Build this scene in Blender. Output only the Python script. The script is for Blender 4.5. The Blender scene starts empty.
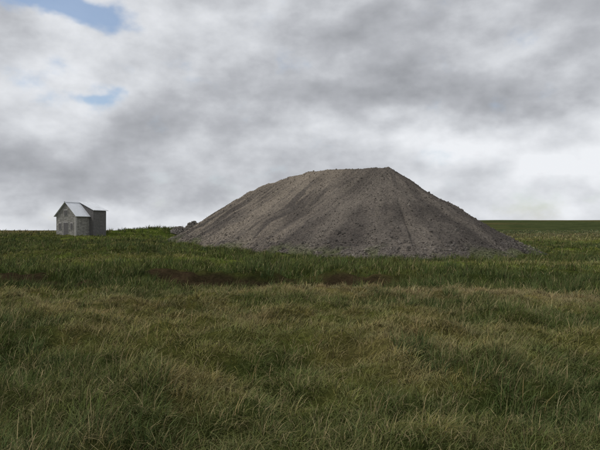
import bpy, math, numpy as np
from mathutils import Vector, Matrix
rng = np.random.default_rng(7)
EYE = 1.6
F = 583.0
scene = bpy.context.scene
scene.view_settings.view_transform = 'Standard'
scene.view_settings.look = 'None'
scene.view_settings.exposure = 0

# ------------------------------------------------------------------ noise
def _hash(ix, iy, seed):
    h = (ix.astype(np.int64) * 374761393 + iy.astype(np.int64) * 668265263 + seed * 1442695041) & 0xFFFFFFFF
    h = ((h ^ (h >> 13)) * 1274126177) & 0xFFFFFFFF
    h = h ^ (h >> 16)
    return (h & 0xFFFF) / 65535.0
def vnoise(x, y, seed=0):
    x = np.asarray(x, float); y = np.asarray(y, float)
    ix = np.floor(x); iy = np.floor(y)
    fx = x - ix; fy = y - iy
    fx = fx * fx * (3 - 2 * fx); fy = fy * fy * (3 - 2 * fy)
    a = _hash(ix, iy, seed); b = _hash(ix + 1, iy, seed)
    c = _hash(ix, iy + 1, seed); d = _hash(ix + 1, iy + 1, seed)
    return (a * (1 - fx) + b * fx) * (1 - fy) + (c * (1 - fx) + d * fx) * fy
def fbm(x, y, seed=0, octv=4):
    s = 0; a = 0.5; t = 0
    for i in range(octv):
        s = s + a * vnoise(x * 2 ** i + 13.7 * i, y * 2 ** i - 7.3 * i, seed + i * 17)
        t += a; a *= 0.5
    return s / t            # 0..1
def sstep(a, b, x):
    t = np.clip((x - a) / (b - a), 0, 1)
    return t * t * (3 - 2 * t)
def lerp(a, b, t): return a + (b - a) * t[:, None]

# ------------------------------------------------------------------ terrain height
KY = np.array([-50, 0, 10, 16.5, 19.5, 23, 26.2, 27.2, 35, 50, 65, 90, 150, 400, 1000, 6000.])
ZR = np.array([-1.6, -1.6, -1.68, -1.90, -2.25, -2.5, -2.5, -2.25, -2.38, -2.45, -2.45, -2.2, -2.2, -2.2, -1.5, 0])
ZL = np.array([-1.6, -1.6, -1.68, -1.90, -2.2, -2.42, -2.42, -2.05, -2.05, -1.85, -1.5, -1.0, -0.55, -1.6, -2.5, -4])
def hummock(x, y): return fbm(x * 0.55, y * 0.55, 21, 3)
def ground(x, y, fine=True):
    x = np.asarray(x, float); y = np.asarray(y, float)
    yy = y + (fbm(x * 0.12, y * 0.12, 3, 3) - 0.5) * 6 * sstep(6, 16, y)
    s = sstep(0.05, -0.3, x / np.maximum(y, 10))
    z = np.interp(yy, KY, ZR) * (1 - s) + np.interp(yy, KY, ZL) * s
    hill = 25 * sstep(150, 1500, y) * sstep(-350, 420, x)
    z = z + hill + (fbm(x * .004 + 3, y * .004, 5, 4) - .5) * 3.5 * sstep(400, 1400, y)
    q = np.sqrt(((x + 24.0) / 9.0) ** 2 + ((y - 96) / 8.0) ** 2)
    z = z + 1.25 * sstep(1.3, 0.35, q) * (0.8 + 0.4 * fbm(x * .3, y * .3, 8, 3))
    z = z + (fbm(x * 0.06, y * 0.06, 11, 3) - 0.5) * 0.9 * sstep(12, 60, y) * sstep(900, 100, y)
    if fine:
        fade = sstep(300, 60, np.hypot(x, y))
        z = z + ((hummock(x, y) - 0.5) * 0.68 + (fbm(x * 1.9, y * 1.9, 22, 2) - 0.5) * 0.34) * fade
    return z + EYE

# ------------------------------------------------------------------ node helpers
def new_mat(name):
    m = bpy.data.materials.new(name); m.use_nodes = True
    nt = m.node_tree; nt.nodes.clear()
    out = nt.nodes.new('ShaderNodeOutputMaterial')
    return m, nt, out
def ramp(nt, fac, stops):
    r = nt.nodes.new('ShaderNodeValToRGB')
    e = r.color_ramp.elements
    while len(e) < len(stops): e.new(0.5)
    for el, (p, c) in zip(e, stops):
        el.position = p; el.color = (*c, 1)
    if fac is not None: nt.links.new(fac, r.inputs[0])
    return r.outputs[0]
def noise(nt, vec, scale, detail=5, rough=0.55):
    n = nt.nodes.new('ShaderNodeTexNoise')
    n.inputs['Scale'].default_value = scale; n.inputs['Detail'].default_value = detail
    n.inputs['Roughness'].default_value = rough
    if vec is not None: nt.links.new(vec, n.inputs['Vector'])
    return n
def mixc(nt, f, a, b, mode='MIX'):
    m = nt.nodes.new('ShaderNodeMix'); m.data_type = 'RGBA'; m.blend_type = mode
    for sock, v in ((m.inputs[0], f), (m.inputs[6], a), (m.inputs[7], b)):
        if isinstance(v, (int, float)): sock.default_value = v
        elif isinstance(v, tuple): sock.default_value = (*v, 1)
        else: nt.links.new(v, sock)
    return m.outputs[2]
def objcoord(nt):
    return nt.nodes.new('ShaderNodeTexCoord').outputs['Object']

def mesh_from(name, verts, faces_flat, loop_start, loop_total, mat, col=None, smooth=False):
    me = bpy.data.meshes.new(name)
    me.vertices.add(len(verts)); me.vertices.foreach_set('co', np.ascontiguousarray(verts, np.float32).ravel())
    me.loops.add(len(faces_flat)); me.loops.foreach_set('vertex_index', np.ascontiguousarray(faces_flat, np.int32))
    me.polygons.add(len(loop_start))
    me.polygons.foreach_set('loop_start', np.ascontiguousarray(loop_start, np.int32))
    me.polygons.foreach_set('loop_total', np.ascontiguousarray(loop_total, np.int32))
    me.polygons.foreach_set('use_smooth', np.full(len(loop_start), smooth))
    if col is not None:
        a = me.color_attributes.new('Col', 'FLOAT_COLOR', 'POINT')
        c4 = np.ones((len(verts), 4), np.float32); c4[:, :3] = col
        a.data.foreach_set('color', c4.ravel())
    me.update(calc_edges=True)
    me.materials.append(mat)
    ob = bpy.data.objects.new(name, me); scene.collection.objects.link(ob)
    return ob
def quads_mesh(name, verts, q, mat, col=None, smooth=True):
    n = len(q)
    return mesh_from(name, verts, q.ravel(), np.arange(n) * 4, np.full(n, 4), mat, col, smooth)

# ------------------------------------------------------------------ colours of the moor (shared by ground sheet and plants)
GREEN = np.array([0.112, 0.140, 0.038]); OLIVE = np.array([0.178, 0.174, 0.062])
STRAW = np.array([0.345, 0.285, 0.145]); RUSH = np.array([0.056, 0.078, 0.026]); BRIGHT = np.array([0.160, 0.200, 0.048])
RUST = np.array([0.190, 0.135, 0.066]); PEAT = np.array([0.046, 0.033, 0.024])
def peatmask(x, y):
    return sstep(.47, .56, fbm(x * .22, y * .5, 61, 3)) * sstep(22, 23.5, y) * sstep(29.5, 27.5, y) * sstep(-22, -14, x) * sstep(7, 3, x)
def darkpatch(x, y): return fbm(x * .45 + 9, y * .35, 44, 3)
def moor_color(x, y):
    n1 = fbm(x * .22, y * .22, 41, 4); n2 = fbm(x * .9, y * .9, 42, 3); n3 = fbm(x * .07, y * .12, 43, 4)
    hm = hummock(x, y)
    c = lerp(np.broadcast_to(GREEN, (len(x), 3)), np.broadcast_to(OLIVE, (len(x), 3)), sstep(.30, .60, n1 * .6 + hm * .4))
    fore = sstep(20, 16, y)
    c = lerp(c, STRAW * .9, 0.36 * sstep(.50, .70, n2 * .5 + hm * .5) * fore)
    c = lerp(c, RUST, 0.35 * sstep(.52, .66, fbm(x * .35 + 31, y * .35, 45, 3)) * fore)
    c = lerp(c, RUSH * 1.15, fore * .70 * sstep(.48, .36, hm))
    c = lerp(c, RUSH * 1.2, fore * .70 * sstep(.55, .66, darkpatch(x, y)))
    band = np.exp(-((y - 17.8) / 2.6) ** 2) * sstep(-9, 3, x) * (0.4 + 0.6 * sstep(.35, .6, n1))
    c = lerp(c, STRAW * 0.74, 0.8 * band)
    mid = sstep(19, 23, y) * sstep(130, 80, y)
    c = lerp(c, RUSH * 1.1, mid * sstep(.40, .56, n3) * .8)
    c = lerp(c, RUSH * .9, mid * sstep(36, 26, y) * .8 * sstep(8, 2, x))
    c = lerp(c, RUSH * .9, mid * sstep(42, 46, y) * sstep(60, 52, y) * .6)
    gp = mid * sstep(.52, .62, fbm(x * .11 + 5, y * .16, 47, 3)) * sstep(28, 36, y)
    gp = np.maximum(gp, np.exp(-((x - 0) / 9) ** 2 - ((y - 37) / 6) ** 2) * sstep(.30, .5, n1))
    gp = np.maximum(gp, sstep(1.6, .6, np.hypot((x + 24) / 9, (y - 93) / 14)))
    c = lerp(c, BRIGHT, gp * .85)
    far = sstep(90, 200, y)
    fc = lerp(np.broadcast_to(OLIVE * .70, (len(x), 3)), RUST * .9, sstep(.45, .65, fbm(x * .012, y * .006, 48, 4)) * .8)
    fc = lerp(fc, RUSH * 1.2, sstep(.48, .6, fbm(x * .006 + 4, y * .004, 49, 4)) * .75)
    fc = fc + np.array([.014, .016, .022])  # pale aerial haze painted into the far moor's base colour
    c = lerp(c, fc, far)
    return c

# ------------------------------------------------------------------ ground sheet (polar grid out to the horizon)
ang = np.concatenate([np.arange(-180, -50, 2.5), np.arange(-50, 50, 0.16), np.arange(50, 180, 2.5)])
ang = np.radians(ang); na = len(ang)
rad = np.concatenate([[0.05], np.geomspace(1.0, 120, 420), np.geomspace(121, 6000, 140)]); nr = len(rad)
A, R = np.meshgrid(ang, rad)
gx = (R * np.sin(A)).ravel(); gy = (R * np.cos(A)).ravel()
gz = ground(gx, gy)
gv = np.stack([gx, gy, gz], 1)
i = np.arange(nr - 1)[:, None] * na; j = np.arange(na)[None, :]; j2 = (j + 1) % na
q = np.stack([i + j, i + na + j, i + na + j2, i + j2], -1).reshape(-1, 4)[:, ::-1]
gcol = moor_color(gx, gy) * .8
gcol = lerp(gcol, PEAT, peatmask(gx, gy) * .95)
m_ground, nt, out = new_mat('moor_turf')
at = nt.nodes.new('ShaderNodeAttribute'); at.attribute_name = 'Col'
oc = objcoord(nt)
n1 = noise(nt, oc, 7, 6, .7); n2 = noise(nt, oc, .9, 6, .65); n3 = noise(nt, oc, 0.05, 10, .75)
f1 = ramp(nt, n1.outputs[0], [(.3, (.45, .45, .45)), (.7, (1.15, 1.15, 1.1))])
f2 = ramp(nt, n2.outputs[0], [(.32, (.55, .6, .55)), (.68, (1.3, 1.25, 1.15))])
f3 = ramp(nt, n3.outputs[0], [(.38, (.55, .62, .55)), (.62, (1.4, 1.32, 1.2))])
c = mixc(nt, 1.0, at.outputs['Color'], f1, 'MULTIPLY'); c = mixc(nt, 1.0, c, f2, 'MULTIPLY'); c = mixc(nt, 1.0, c, f3, 'MULTIPLY')
bs = nt.nodes.new('ShaderNodeBsdfDiffuse'); nt.links.new(c, bs.inputs[0])
bp = nt.nodes.new('ShaderNodeBump'); bp.inputs['Strength'].default_value = .8; bp.inputs['Distance'].default_value = .15
nt.links.new(n1.outputs[0], bp.inputs['Height']); nt.links.new(bp.outputs[0], bs.inputs['Normal'])
nt.links.new(bs.outputs[0], out.inputs[0])
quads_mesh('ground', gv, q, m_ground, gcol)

# ------------------------------------------------------------------ spoil heap
def P(u, v, y):   # a surveyed point: bearing and elevation at a given distance
    return ((u - 300) / F * y, y, (230 - v) / F * y + EYE)
crest = np.array([P(388, 167.0, 65), P(366, 169.5, 69), P(340, 170.5, 73), P(318, 172.5, 76), P(288, 180, 79), P(268, 186.5, 81),
                  P(250, 194, 83), P(228, 207, 85), P(211, 217.5, 87)])
t0 = np.arange(len(crest)); tt = np.linspace(0, len(crest) - 1, 260)
cr = np.stack([np.interp(tt, t0, crest[:, k]) for k in range(3)], 1)
cr[:, 2] += (vnoise(tt * 3.1, tt * 0, 5) - .5) * .26 + (vnoise(tt * 9, tt * 0, 6) - .5) * .12
arc = np.concatenate([[0], np.cumsum(np.hypot(*np.diff(cr[:, :2], axis=0).T))])
hw = np.interp(tt, [0, 1, 3, 5, 8], [0.05, 0.5, 1.4, .8, .3])
hx = np.arange(-26, 34, 0.15); hy = np.arange(42, 112, 0.15)
HX, HY = np.meshgrid(hx, hy); sh = HX.shape
fx_, fy_ = HX.ravel(), HY.ravel()
best = np.full(len(fx_), -1e9); bi = np.zeros(len(fx_), int)
for k in range(len(cr)):
    d = np.hypot(fx_ - cr[k, 0], fy_ - cr[k, 1])
    d = np.maximum(d - hw[k], 0); z = cr[k, 2] - (.655 * d - .0034 * d * d)      # faintly concave flanks
    m = z > best; best[m] = z[m]; bi[m] = k
dist = np.hypot(fx_ - cr[bi, 0], fy_ - cr[bi, 1])
angd = np.arctan2(fx_ - cr[bi, 0], fy_ - cr[bi, 1])
sc = arc[bi] + angd * 7.0                     # coordinate running round the heap -> streaks go down slope
dn = sstep(.5, 4, dist)
wob = (fbm(fx_ * .25, fy_ * .25, 70, 3) - .5) * 2.2
gul = (fbm((sc + wob) * .30, dist * .07, 71, 3) - .5) * .85 + (fbm((sc + wob) * 1.5, dist * .2, 72, 3) - .5) * .22
hz = best + gul * dn * .8 + (fbm(fx_ * .35, fy_ * .35, 75, 3) - .5) * .5 * dn + (fbm(fx_ * .9, fy_ * .9, 73, 4) - .5) * .22 + (fbm(fx_ * 3.5, fy_ * 3.5, 74, 2) - .5) * .09
g0 = ground(fx_, fy_)
toe = hz - g0
hz = np.where(toe < 1.0, g0 + 1.0 - (1.0 - toe) * .80, hz)      # slightly splayed toe
st = fbm((sc + wob) * .7, dist * .09, 81, 4); st2 = fbm((sc + wob) * 3.0, dist * .16, 82, 3); bl = fbm(fx_ * .3, fy_ * .3, 83, 4)
DK = np.array([.096, .086, .078]); MD = np.array([.146, .130, .114]); LT = np.array([.250, .215, .175])
left = sstep(8, -3, fx_ - (65 - fy_) * -.55)  # lit left face and crest painted lighter, along with their tan streaks
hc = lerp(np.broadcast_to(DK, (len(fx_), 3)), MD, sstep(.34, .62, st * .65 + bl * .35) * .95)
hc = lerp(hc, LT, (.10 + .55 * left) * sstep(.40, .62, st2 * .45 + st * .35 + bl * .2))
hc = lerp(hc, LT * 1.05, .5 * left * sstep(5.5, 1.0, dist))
hc = hc * (0.82 + .36 * bl)[:, None]
hc = lerp(hc, np.array([.11, .125, .055]), sstep(1.3, .1, hz - g0) * sstep(.48, .62, fbm(fx_ * .5, fy_ * .5, 84, 3)) * .7)
ok = (hz > g0 - .35)
idx = np.arange(len(fx_)).reshape(sh)
Q = np.stack([idx[:-1, :-1], idx[:-1, 1:], idx[1:, 1:], idx[1:, :-1]], -1).reshape(-1, 4)
Q = Q[ok[Q].all(1)]
used = np.unique(Q); rm = np.full(len(fx_), -1); rm[used] = np.arange(len(used))
hv = np.stack([fx_, fy_, hz], 1)
m_heap, nt, out = new_mat('spoil_shale')
at = nt.nodes.new('ShaderNodeAttribute'); at.attribute_name = 'Col'
oc = objcoord(nt)
n1 = noise(nt, oc, 5.5, 8, .78)
vo = nt.nodes.new('ShaderNodeTexVoronoi'); vo.inputs['Scale'].default_value = 7.0; nt.links.new(oc, vo.inputs['Vector'])
f1 = ramp(nt, n1.outputs[0], [(.3, (.55, .55, .55)), (.7, (1.4, 1.38, 1.35))])
f2 = ramp(nt, vo.outputs['Color'], [(0, (.7, .7, .7)), (1, (1.3, 1.28, 1.25))])
c = mixc(nt, 1.0, at.outputs['Color'], f1, 'MULTIPLY'); c = mixc(nt, 1.0, c, f2, 'MULTIPLY')
bs = nt.nodes.new('ShaderNodeBsdfDiffuse'); nt.links.new(c, bs.inputs[0])
bp = nt.nodes.new('ShaderNodeBump'); bp.inputs['Strength'].default_value = .8; bp.inputs['Distance'].default_value = .08
nt.links.new(n1.outputs[0], bp.inputs['Height']); nt.links.new(bp.outputs[0], bs.inputs['Normal'])
nt.links.new(bs.outputs[0], out.inputs[0])
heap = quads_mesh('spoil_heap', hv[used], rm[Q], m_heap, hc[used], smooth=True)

# stones
ph = (1 + 5 ** .5) / 2
ico = np.array([(-1, ph, 0), (1, ph, 0), (-1, -ph, 0), (1, -ph, 0), (0, -1, ph), (0, 1, ph), (0, -1, -ph), (0, 1, -ph),
                (ph, 0, -1), (ph, 0, 1), (-ph, 0, -1), (-ph, 0, 1)]) / 1.9
icf = np.array([(0, 11, 5), (0, 5, 1), (0, 1, 7), (0, 7, 10), (0, 10, 11), (1, 5, 9), (5, 11, 4), (11, 10, 2), (10, 7, 6), (7, 1, 8),
                (3, 9, 4), (3, 4, 2), (3, 2, 6), (3, 6, 8), (3, 8, 9), (4, 9, 5), (2, 4, 11), (6, 2, 10), (8, 6, 7), (9, 8, 1)])
def rocks(name, pos, size, col, mat):
    n = len(pos)
    b = ico[None] * rng.uniform(.65, 1.25, (n, 12, 1)) * rng.uniform(.5, 1.2, (n, 1, 3))
    qd = rng.normal(size=(n, 4)); qd /= np.linalg.norm(qd, axis=1)[:, None]
    w, x, y, z = qd.T
    Rm = np.stack([1 - 2 * (y * y + z * z), 2 * (x * y - z * w), 2 * (x * z + y * w), 2 * (x * y + z * w), 1 - 2 * (x * x + z * z), 2 * (y * z - x * w),
                   2 * (x * z - y * w), 2 * (y * z + x * w), 1 - 2 * (x * x + y * y)], 1).reshape(n, 3, 3)
    v = np.einsum('nij,nkj->nki', Rm, b) * size[:, None, None] + pos[:, None, :]
    f = (icf[None] + (np.arange(n) * 12)[:, None, None]).reshape(-1)
    nf = n * 20
    return mesh_from(name, v.reshape(-1, 3), f, np.arange(nf) * 3, np.full(nf, 3), mat, np.repeat(col, 12, 0))
m_stone, nt, out = new_mat('loose_stone')
at = nt.nodes.new('ShaderNodeAttribute'); at.attribute_name = 'Col'
n1 = noise(nt, objcoord(nt), 9, 3, .7)
c = mixc(nt, 1.0, at.outputs['Color'], ramp(nt, n1.outputs[0], [(.3, (.7, .7, .7)), (.7, (1.3, 1.3, 1.3))]), 'MULTIPLY')
bs = nt.nodes.new('ShaderNodeBsdfDiffuse'); nt.links.new(c, bs.inputs[0]); nt.links.new(bs.outputs[0], out.inputs[0])
cand = np.where((hz > g0 + .02) & (fy_ < 92))[0]
hh = hz - g0
wgt = (0.5 + .8 * sstep(3.0, .3, hh[cand]) + .8 * sstep(.5, .7, st[cand])); wgt /= wgt.sum()
pick = rng.choice(cand, 34000, p=wgt)
pos = hv[pick] + np.stack([rng.uniform(-.08, .08, len(pick)), rng.uniform(-.08, .08, len(pick)), np.full(len(pick), -.01)], 1)
size = rng.lognormal(-3.15, .45, len(pick)) * (1 + .6 * sstep(3, .3, hh[pick])); size = np.clip(size, .02, .24)
col = hc[pick] * rng.uniform(.6, 1.6, (len(pick), 1))
ro = rocks('loose_stones', pos, size, col, m_stone); ro.parent = heap

# low rubble piles beyond the left end of the heap
def pile(cx, cy, rx, h, n):
    a = rng.uniform(0, 2 * np.pi, n); r = np.sqrt(rng.uniform(0, 1, n)) * 1.0
    x = cx + np.cos(a) * r * rx; y = cy + np.sin(a) * r * rx * .8
    z = ground(x, y, False) + h * (1 - r ** 1.6) * rng.uniform(.6, 1, n)
    return np.stack([x, y, z], 1)
pz = np.concatenate([pile(-16.7, 92, 1.9, 2.3, 1900), pile(-14.6, 92.5, 1.9, 2.6, 1600), pile(-18.8, 92, 1.6, 1.0, 600)])
rocks('rubble_pile', pz, rng.uniform(.08, .26, len(pz)), np.array([.17, .155, .137]) * rng.uniform(.6, 1.4, (len(pz), 1)), m_stone)

# ------------------------------------------------------------------ grass and rushes
hmz = (hz - g0).reshape(sh)
def heap_mask(x, y):
    ix = np.clip(((x - hx[0]) / .15).astype(int), 0, len(hx) - 1); iy = np.clip(((y - hy[0]) / .15).astype(int), 0, len(hy) - 1)
    inside = (x > hx[0]) & (x < hx[-1]) & (y > hy[0]) & (y < hy[-1])
    return inside & (hmz[iy, ix] > .12)
def blades(name, bx, by, bz, L, W, dx, dy, bend, col, mat, tipcol=None):
    n = len(bx)
    th = rng.uniform(0, np.pi, n); wx = np.cos(th) * W * .5; wy = np.sin(th) * W * .5
    def pt(s):
        a = bend * s
        hor = L * s * np.sin(a * .8); ver = L * s * np.cos(a * .95)
        return np.stack([bx + dx * hor, by + dy * hor, bz + ver], 1)
    p0, p1, p2, p3 = pt(0.0), pt(.4), pt(.75), pt(1.0)
    wv = np.stack([wx, wy, np.zeros(n)], 1)
    V = np.stack([p0 - wv, p0 + wv, p1 - wv * .9, p1 + wv * .9, p2 - wv * .6, p2 + wv * .6, p3], 1)
    fl = np.array([0, 1, 3, 2, 2, 3, 5, 4, 4, 5, 6])
    Fl = (fl[None] + (np.arange(n) * 7)[:, None]).ravel()
    ls = (np.array([0, 4, 8])[None] + (np.arange(n) * 11)[:, None]).ravel()
    lt = np.tile([4, 4, 3], n)
    C = np.repeat(col[:, None, :], 7, 1)
    if tipcol is not None:
        C[:, 6] = C[:, 6] * .4 + tipcol * .6; C[:, 4:6] = C[:, 4:6] * .8 + tipcol[:, None] * .2
    return mesh_from(name, V.reshape(-1, 3), Fl, ls, lt, mat, C.reshape(-1, 3))
m_grass, nt, out = new_mat('grass_blades')
at = nt.nodes.new('ShaderNodeAttribute'); at.attribute_name = 'Col'
ge = nt.nodes.new('ShaderNodeNewGeometry')
vm = nt.nodes.new('ShaderNodeVectorMath'); vm.operation = 'SCALE'; nt.links.new(ge.outputs['Normal'], vm.inputs[0]); vm.inputs['Scale'].default_value = .6
va = nt.nodes.new('ShaderNodeVectorMath'); va.operation = 'ADD'; nt.links.new(vm.outputs[0], va.inputs[0]); va.inputs[1].default_value = (0, 0, .8)
vn = nt.nodes.new('ShaderNodeVectorMath'); vn.operation = 'NORMALIZE'; nt.links.new(va.outputs[0], vn.inputs[0])
b1 = nt.nodes.new('ShaderNodeBsdfDiffuse'); nt.links.new(at.outputs['Color'], b1.inputs[0]); nt.links.new(vn.outputs[0], b1.inputs['Normal'])
nt.links.new(b1.outputs[0], out.inputs[0])

def clumps(name, nc, y0, y1, nb, Lr, Wf, rad, bendr, colfun, keep=None, ypow=1.0, wind=.5, deadf=.12):
    u = rng.uniform(0, 1, nc) ** ypow
    cy = y0 + (y1 - y0) * u; cx = rng.uniform(-1, 1, nc) * (cy * .62 + 1.9)
    if keep is not None:
        k = keep(cx, cy); cx, cy = cx[k], cy[k]
    nc = len(cx)
    cs = rng.uniform(.6, 1.35, nc)
    ccol = colfun(cx, cy) * rng.uniform(.62, 1.36, (nc, 1)) * np.stack([rng.uniform(.88, 1.18, nc), np.ones(nc), rng.uniform(.85, 1.15, nc)], 1)
    ci = np.repeat(np.arange(nc), nb); n = len(ci)
    a = rng.uniform(0, 2 * np.pi, n); r = np.sqrt(rng.uniform(0, 1, n)) * rad * cs[ci]
    bx = cx[ci] + np.cos(a) * r; by = cy[ci] + np.sin(a) * r
    bz = ground(bx, by) - .03
    L = rng.uniform(*Lr, n) * cs[ci]
    wa = 0.35 + (fbm(cx * .3, cy * .3, 91, 2) - .5) * 3.0
    dx = np.cos(a) * (1 - wind) + np.cos(wa[ci]) * wind + rng.normal(0, .25, n); dy = np.sin(a) * (1 - wind) + np.sin(wa[ci]) * wind + rng.normal(0, .25, n)
    m = np.hypot(dx, dy) + 1e-6; dx /= m; dy /= m
    bend = rng.uniform(*bendr, n)
    W = Wf(by) * rng.uniform(.7, 1.3, n)
    col = ccol[ci] * rng.uniform(.7, 1.35, (n, 1))
    dead = rng.uniform(0, 1, n) < deadf
    col[dead] = STRAW * rng.uniform(.5, 1.1, (dead.sum(), 1))
    tip = lerp(col, np.broadcast_to(STRAW * .8, col.shape), np.full(n, .4))
    return blades(name, bx, by, bz, L, W, dx, dy, bend, col, m_grass, tip)

clumps('moor_grass', 13500, 2.6, 21.5, 36, (.08, .23), lambda y: .0028 + .00038 * y, .13, (.6, 1.9), moor_color, wind=.36, deadf=.14)
def stalkcol(x, y): return np.broadcast_to(STRAW * 1.05, (len(x), 3))
clumps('seeding_grass', 1500, 3.5, 21.5, 4, (.18, .35), lambda y: .002 + .0003 * y, .16, (.1, .8), stalkcol,
       keep=lambda x, y: fbm(x * .8, y * .8, 95, 3) > .48)
def darkcol(x, y): return lerp(np.broadcast_to(RUSH * 1.2, (len(x), 3)), GREEN * .8, sstep(.4, .7, fbm(x * .4, y * .4, 97, 2)) * .6)
clumps('rush_tussocks', 3200, 3.5, 20, 28, (.15, .32), lambda y: .003 + .0004 * y, .14, (.2, 1.3), darkcol,
       keep=lambda x, y: darkpatch(x, y) > .56, wind=.35)
notbuilt = lambda x, y: ~heap_mask(x, y) & ~((np.abs(x + 31.2) < 3.2) & (np.abs(y - 87) < 3.6)) & (peatmask(x, y) < .4)
clumps('rough_grass', 17000, 18, 120, 12, (.14, .36), lambda y: .008 + .00055 * y, .32, (.5, 1.6), moor_color,
       keep=notbuilt, ypow=1.35, wind=.35)
clumps('rush_clumps', 15000, 20.5, 105, 15, (.25, .62), lambda y: .006 + .0005 * y, .22, (.15, .9), darkcol,
       keep=lambda x, y: notbuilt(x, y) & (fbm(x * .10, y * .13, 43, 4) + .09 * sstep(40, 24, y) * sstep(10, 0, x) + .10 * sstep(41, 45, y) * sstep(60, 53, y)
                                            + rng.uniform(-.07, .07, len(x)) > .50), ypow=1.4, deadf=.06, wind=.3)
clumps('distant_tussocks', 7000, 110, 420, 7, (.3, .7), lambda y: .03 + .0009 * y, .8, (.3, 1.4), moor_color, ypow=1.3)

# ------------------------------------------------------------------ hut
hut = bpy.data.objects.new('stone_hut', None); scene.collection.objects.link(hut)
m_wall, nt, out = new_mat('rubble_stone_wall')
oc = objcoord(nt)
vo = nt.nodes.new('ShaderNodeTexVoronoi'); vo.inputs['Scale'].default_value = 3.2
sc_ = nt.nodes.new('ShaderNodeMapping'); sc_.inputs['Scale'].default_value = (1, 1, 1.8); nt.links.new(oc, sc_.inputs[0]); nt.links.new(sc_.outputs[0], vo.inputs['Vector'])
n1 = noise(nt, oc, 2.5, 7, .65)
c = ramp(nt, vo.outputs['Color'], [(0, (.19, .18, .165)), (.5, (.27, .26, .235)), (1, (.35, .335, .31))])
c = mixc(nt, 1.0, c, ramp(nt, n1.outputs[0], [(.3, (.7, .7, .7)), (.7, (1.2, 1.2, 1.18))]), 'MULTIPLY')
pr = nt.nodes.new('ShaderNodeBsdfPrincipled'); pr.inputs['Roughness'].default_value = .95; nt.links.new(c, pr.inputs['Base Color'])
bp = nt.nodes.new('ShaderNodeBump'); bp.inputs['Distance'].default_value = .04; bp.inputs['Strength'].default_value = .6
nt.links.new(vo.outputs['Distance'], bp.inputs['Height']); nt.links.new(bp.outputs[0], pr.inputs['Normal']); nt.links.new(pr.outputs[0], out.inputs[0])
def simple(name, col, rough=.8, metal=0, var=.25, scale=4):
    m, nt, out = new_mat(name)
    n1 = noise(nt, objcoord(nt), scale, 6, .6)
    lo = tuple(x * (1 - var) for x in col); hi = tuple(min(1, x * (1 + var)) for x in col)
    c = ramp(nt, n1.outputs[0], [(.3, lo), (.7, hi)])
    pr = nt.nodes.new('ShaderNodeBsdfPrincipled'); pr.inputs['Roughness'].default_value = rough; pr.inputs['Metallic'].default_value = metal
    nt.links.new(c, pr.inputs['Base Color']); nt.links.new(pr.outputs[0], out.inputs[0]); return m
m_roof = simple('galvanised_sheet', (.72, .74, .77), .5, 0, .10, 1.2)
m_dark = simple('dark_opening', (.03, .032, .036), .5)
m_trim = simple('pale_dressed_stone', (.40, .385, .36), .9)
m_wood = simple('weathered_boards', (.13, .124, .12), .9)
def part(name, verts, faces, mat):
    me = bpy.data.meshes.new(name); me.from_pydata(verts, [], faces); me.update(); me.materials.append(mat)
    o = bpy.data.objects.new(name, me); scene.collection.objects.link(o); o.parent = hut; return o
def box(name, x0, x1, y0, y1, z0, z1, mat):
    v = [(x0, y0, z0), (x1, y0, z0), (x1, y1, z0), (x0, y1, z0), (x0, y0, z1), (x1, y0, z1), (x1, y1, z1), (x0, y1, z1)]
    return part(name, v, [(0, 3, 2, 1), (4, 5, 6, 7), (0, 1, 5, 4), (1, 2, 6, 5), (2, 3, 7, 6), (3, 0, 4, 7)], mat)
Lh, Wd, EV, RG = 5.0, 4.0, 3.1, 4.95
h2 = Wd / 2
v = [(0, -h2, -1), (Lh, -h2, -1), (Lh, h2, -1), (0, h2, -1), (0, -h2, EV), (Lh, -h2, EV), (Lh, h2, EV), (0, h2, EV), (0, 0, RG - .03), (Lh, 0, RG - .03)]
part('walls', v, [(0, 3, 2, 1), (0, 1, 5, 4), (2, 3, 7, 6), (3, 0, 4, 8, 7), (1, 2, 6, 9, 5), (4, 5, 9, 8), (6, 7, 8, 9)], m_wall)
def corr_roof(name, x0, x1, ya, za, yb, zb, th=.06, pitch=.16, amp=.022):
    nx = int((x1 - x0) / (pitch / 6)); xs = np.linspace(x0, x1, nx + 1)
    w = np.sin(xs / pitch * 2 * np.pi) * amp
    V = []
    for k, x in enumerate(xs):
        V += [(x, ya, za + w[k]), (x, yb, zb + w[k]), (x, ya, za - th + w[k]), (x, yb, zb - th + w[k])]
    Fc = []
    for k in range(nx):
        a = 4 * k; b = a + 4
        Fc += [(a, a + 1, b + 1, b), (a + 2, b + 2, b + 3, a + 3), (a, b, b + 2, a + 2), (a + 1, a + 3, b + 3, b + 1)]
    Fc += [(0, 2, 3, 1), (4 * nx, 4 * nx + 1, 4 * nx + 3, 4 * nx + 2)]
    return part(name, V, Fc, m_roof)
sl = (RG - EV) / h2
corr_roof('roof_front', -.25, Lh + .2, -.01, RG + .1, -h2 - .28, EV + .1 - .28 * sl)
corr_roof('roof_back', -.25, Lh + .2, .01, RG + .1, h2 + .28, EV + .1 - .28 * sl)
part('ridge_cap', [(-.27, -.16, RG + .04), (Lh + .22, -.16, RG + .04), (Lh + .22, 0, RG + .19), (-.27, 0, RG + .19), (-.27, .16, RG + .04), (Lh + .22, .16, RG + .04)],
     [(0, 1, 2, 3), (3, 2, 5, 4)], m_roof)
bx0, bx1, byo = 2.5, Lh - .02, -h2 - .85
zt0, zt1 = RG - .12, 3.78
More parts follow.
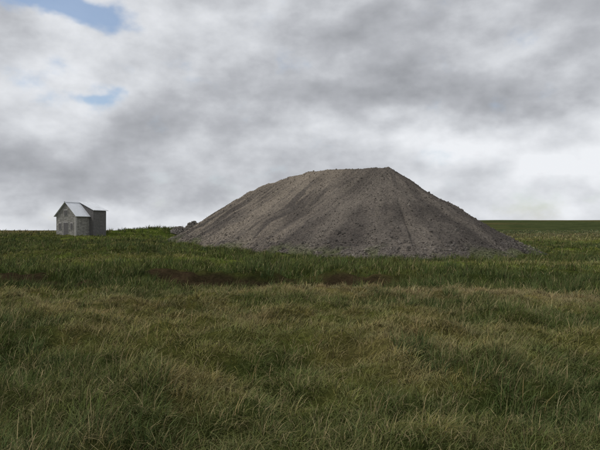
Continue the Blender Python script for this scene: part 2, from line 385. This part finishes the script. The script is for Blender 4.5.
part('side_bay', [(bx0, byo, -1), (bx1, byo, -1), (bx1, -.3, -1), (bx0, -.3, -1), (bx0, byo, zt1), (bx1, byo, zt1), (bx1, -.3, zt0), (bx0, -.3, zt0)],
     [(0, 3, 2, 1), (4, 5, 6, 7), (0, 1, 5, 4), (1, 2, 6, 5), (2, 3, 7, 6), (3, 0, 4, 7)], m_wood)
corr_roof('side_bay_roof', bx0 - .15, Lh + .24, -.05, RG + .2, byo - .2, zt1 + .10)
def opening(name, y0, y1, z0, z1, mat=m_dark):
    box(name + '_surround', -.05, .02, y0 - .10, y1 + .10, z0 - .1, z1 + .14, m_trim)
    box(name, -.09, -.05, y0, y1, z0, z1, mat)
opening('door', -.45, .40, .0, 2.0, m_wood)
opening('window', -1.40, -1.0, 1.1, 1.9, m_wood); opening('window_far', 1.0, 1.40, 1.1, 1.9, m_wood)
opening('loft_window', -.3, .3, 3.1, 3.8, m_wood)
box('quoin_near', -.04, .20, -h2 - .04, -h2 + .22, -1, EV - .12, m_trim)
cx, cy = -32.3, 84.0
hz0 = float(ground(np.array([cx + 1]), np.array([cy + 2]), False)[0]) - .1
hut.rotation_euler = (0, 0, math.radians(62.8))
hut.location = Vector((cx, cy, hz0)) - Matrix.Rotation(math.radians(62.8), 3, 'Z') @ Vector((0, -h2, 0))

# ------------------------------------------------------------------ sky
w = bpy.data.worlds.new('World'); scene.world = w; w.use_nodes = True
nt = w.node_tree; nt.nodes.clear()
def M(op, a, b=None, c=None, clamp=False):
    n = nt.nodes.new('ShaderNodeMath'); n.operation = op; n.use_clamp = clamp
    for k, v in enumerate((a, b, c)):
        if v is None: continue
        if isinstance(v, (int, float)): n.inputs[k].default_value = v
        else: nt.links.new(v, n.inputs[k])
    return n.outputs[0]
tc = nt.nodes.new('ShaderNodeTexCoord'); D = tc.outputs['Generated']
sp = nt.nodes.new('ShaderNodeSeparateXYZ'); nt.links.new(D, sp.inputs[0])
az0 = M('ARCTAN2', sp.outputs[0], sp.outputs[1]); el0 = M('ARCSINE', sp.outputs[2])
def mapped(scale, loc=(0, 0, 0)):
    m = nt.nodes.new('ShaderNodeMapping'); m.inputs['Scale'].default_value = scale; m.inputs['Location'].default_value = loc
    nt.links.new(D, m.inputs[0]); return m.outputs[0]
wv = noise(nt, mapped((1, 1, 1.6)), 3.6, 5, .55)
sw = nt.nodes.new('ShaderNodeSeparateColor'); nt.links.new(wv.outputs['Color'], sw.inputs[0])
az = M('ADD', az0, M('MULTIPLY', M('SUBTRACT', sw.outputs[0], .5), .36))
el = M('ADD', el0, M('MULTIPLY', M('SUBTRACT', sw.outputs[1], .5), .20))
def blob(u, v, su, sv, amp):
    a = math.atan((u - 300) / F); e = math.atan((230 - v) / F * math.cos(a))
    dx = M('DIVIDE', M('SUBTRACT', az, a), su / F); dy = M('DIVIDE', M('SUBTRACT', el, e), sv / F)
    s = M('ADD', M('MULTIPLY', dx, dx), M('MULTIPLY', dy, dy))
    return M('MULTIPLY', M('EXPONENT', M('MULTIPLY', s, -1)), amp)
def total(bl):
    t = None
    for b in bl:
        o = blob(*b); t = o if t is None else M('ADD', t, o)
    return t
shade = total([(420, 40, 200, 60, -.10), (480, 92, 150, 24, -.20), (320, 110, 140, 28, -.14), (20, 165, 80, 30, -.26), (120, 120, 80, 20, -.06),
               (60, 60, 110, 30, .16), (530, 150, 130, 26, .32), (400, 155, 80, 18, .16), (150, 212, 260, 14, .24), (480, 205, 200, 18, .20),
               (180, 25, 60, 20, .10), (580, 20, 60, 40, .05)])
f1 = noise(nt, mapped((1, 1, 1.6), (3.1, 0, 0)), 3.8, 8, .53)
f2 = noise(nt, mapped((1, 1, 1.6), (3.12, 0, -.05)), 3.8, 5, .53)
f3 = noise(nt, mapped((1, 1, 1.5), (7, 2, 0)), 12, 6, .55)
rel = M('MULTIPLY', M('SUBTRACT', f1.outputs[0], f2.outputs[0]), 1.3)
S = M('ADD', M('ADD', .645, shade), M('ADD', M('MULTIPLY', M('SUBTRACT', f1.outputs[0], .5), .62), rel))
S = M('ADD', S, M('MULTIPLY', M('SUBTRACT', f3.outputs[0], .5), .16))
cloud = ramp(nt, S, [(0, (.25, .26, .285)), (.28, (.34, .353, .38)), (.5, (.46, .475, .508)), (.72, (.64, .66, .695)), (1, (.86, .88, .915))])
blue = total([(20, 6, 60, 12, 1.0), (90, 18, 55, 15, 1.1), (76, 92, 26, 9, 1.0), (575, 190, 60, 14, .4), (40, 64, 60, 8, .3)])
bm = M('ADD', blue, M('MULTIPLY', M('SUBTRACT', f3.outputs[0], .5), 2.4))
bmask = nt.nodes.new('ShaderNodeMapRange'); bmask.interpolation_type = 'SMOOTHSTEP'
nt.links.new(bm, bmask.inputs[0]); bmask.inputs[1].default_value = .15; bmask.inputs[2].default_value = 1.1; bmask.inputs[4].default_value = .85
SUN_AZ, SUN_EL = -95, 50
sk = nt.nodes.new('ShaderNodeTexSky'); sk.sky_type = 'NISHITA'; sk.sun_disc = False
sk.sun_elevation = math.radians(SUN_EL); sk.sun_rotation = math.radians(SUN_AZ)
b_sky = nt.nodes.new('ShaderNodeBackground'); b_sky.inputs[1].default_value = .13; nt.links.new(sk.outputs[0], b_sky.inputs[0])
b_cl = nt.nodes.new('ShaderNodeBackground'); b_cl.inputs[1].default_value = 1.0; nt.links.new(cloud, b_cl.inputs[0])
mx = nt.nodes.new('ShaderNodeMixShader'); nt.links.new(bmask.outputs[0], mx.inputs[0]); nt.links.new(b_cl.outputs[0], mx.inputs[1]); nt.links.new(b_sky.outputs[0], mx.inputs[2])
wo = nt.nodes.new('ShaderNodeOutputWorld'); nt.links.new(mx.outputs[0], wo.inputs[0])

sd = bpy.data.lights.new('sun', 'SUN'); sd.energy = 1.5; sd.angle = math.radians(12); sd.color = (1, .96, .90)
so = bpy.data.objects.new('sun', sd); scene.collection.objects.link(so)
a, e = math.radians(SUN_AZ), math.radians(SUN_EL)
dirv = Vector((math.sin(a) * math.cos(e), math.cos(a) * math.cos(e), math.sin(e)))
so.rotation_euler = dirv.to_track_quat('Z', 'Y').to_euler()

# ------------------------------------------------------------------ camera
cd = bpy.data.cameras.new('camera'); cd.lens = 35; cd.sensor_width = 36; cd.clip_start = .1; cd.clip_end = 12000
co = bpy.data.objects.new('camera', cd); scene.collection.objects.link(co)
co.location = (0, 0, EYE); co.rotation_euler = (math.radians(90 + .49), 0, 0)
scene.camera = co
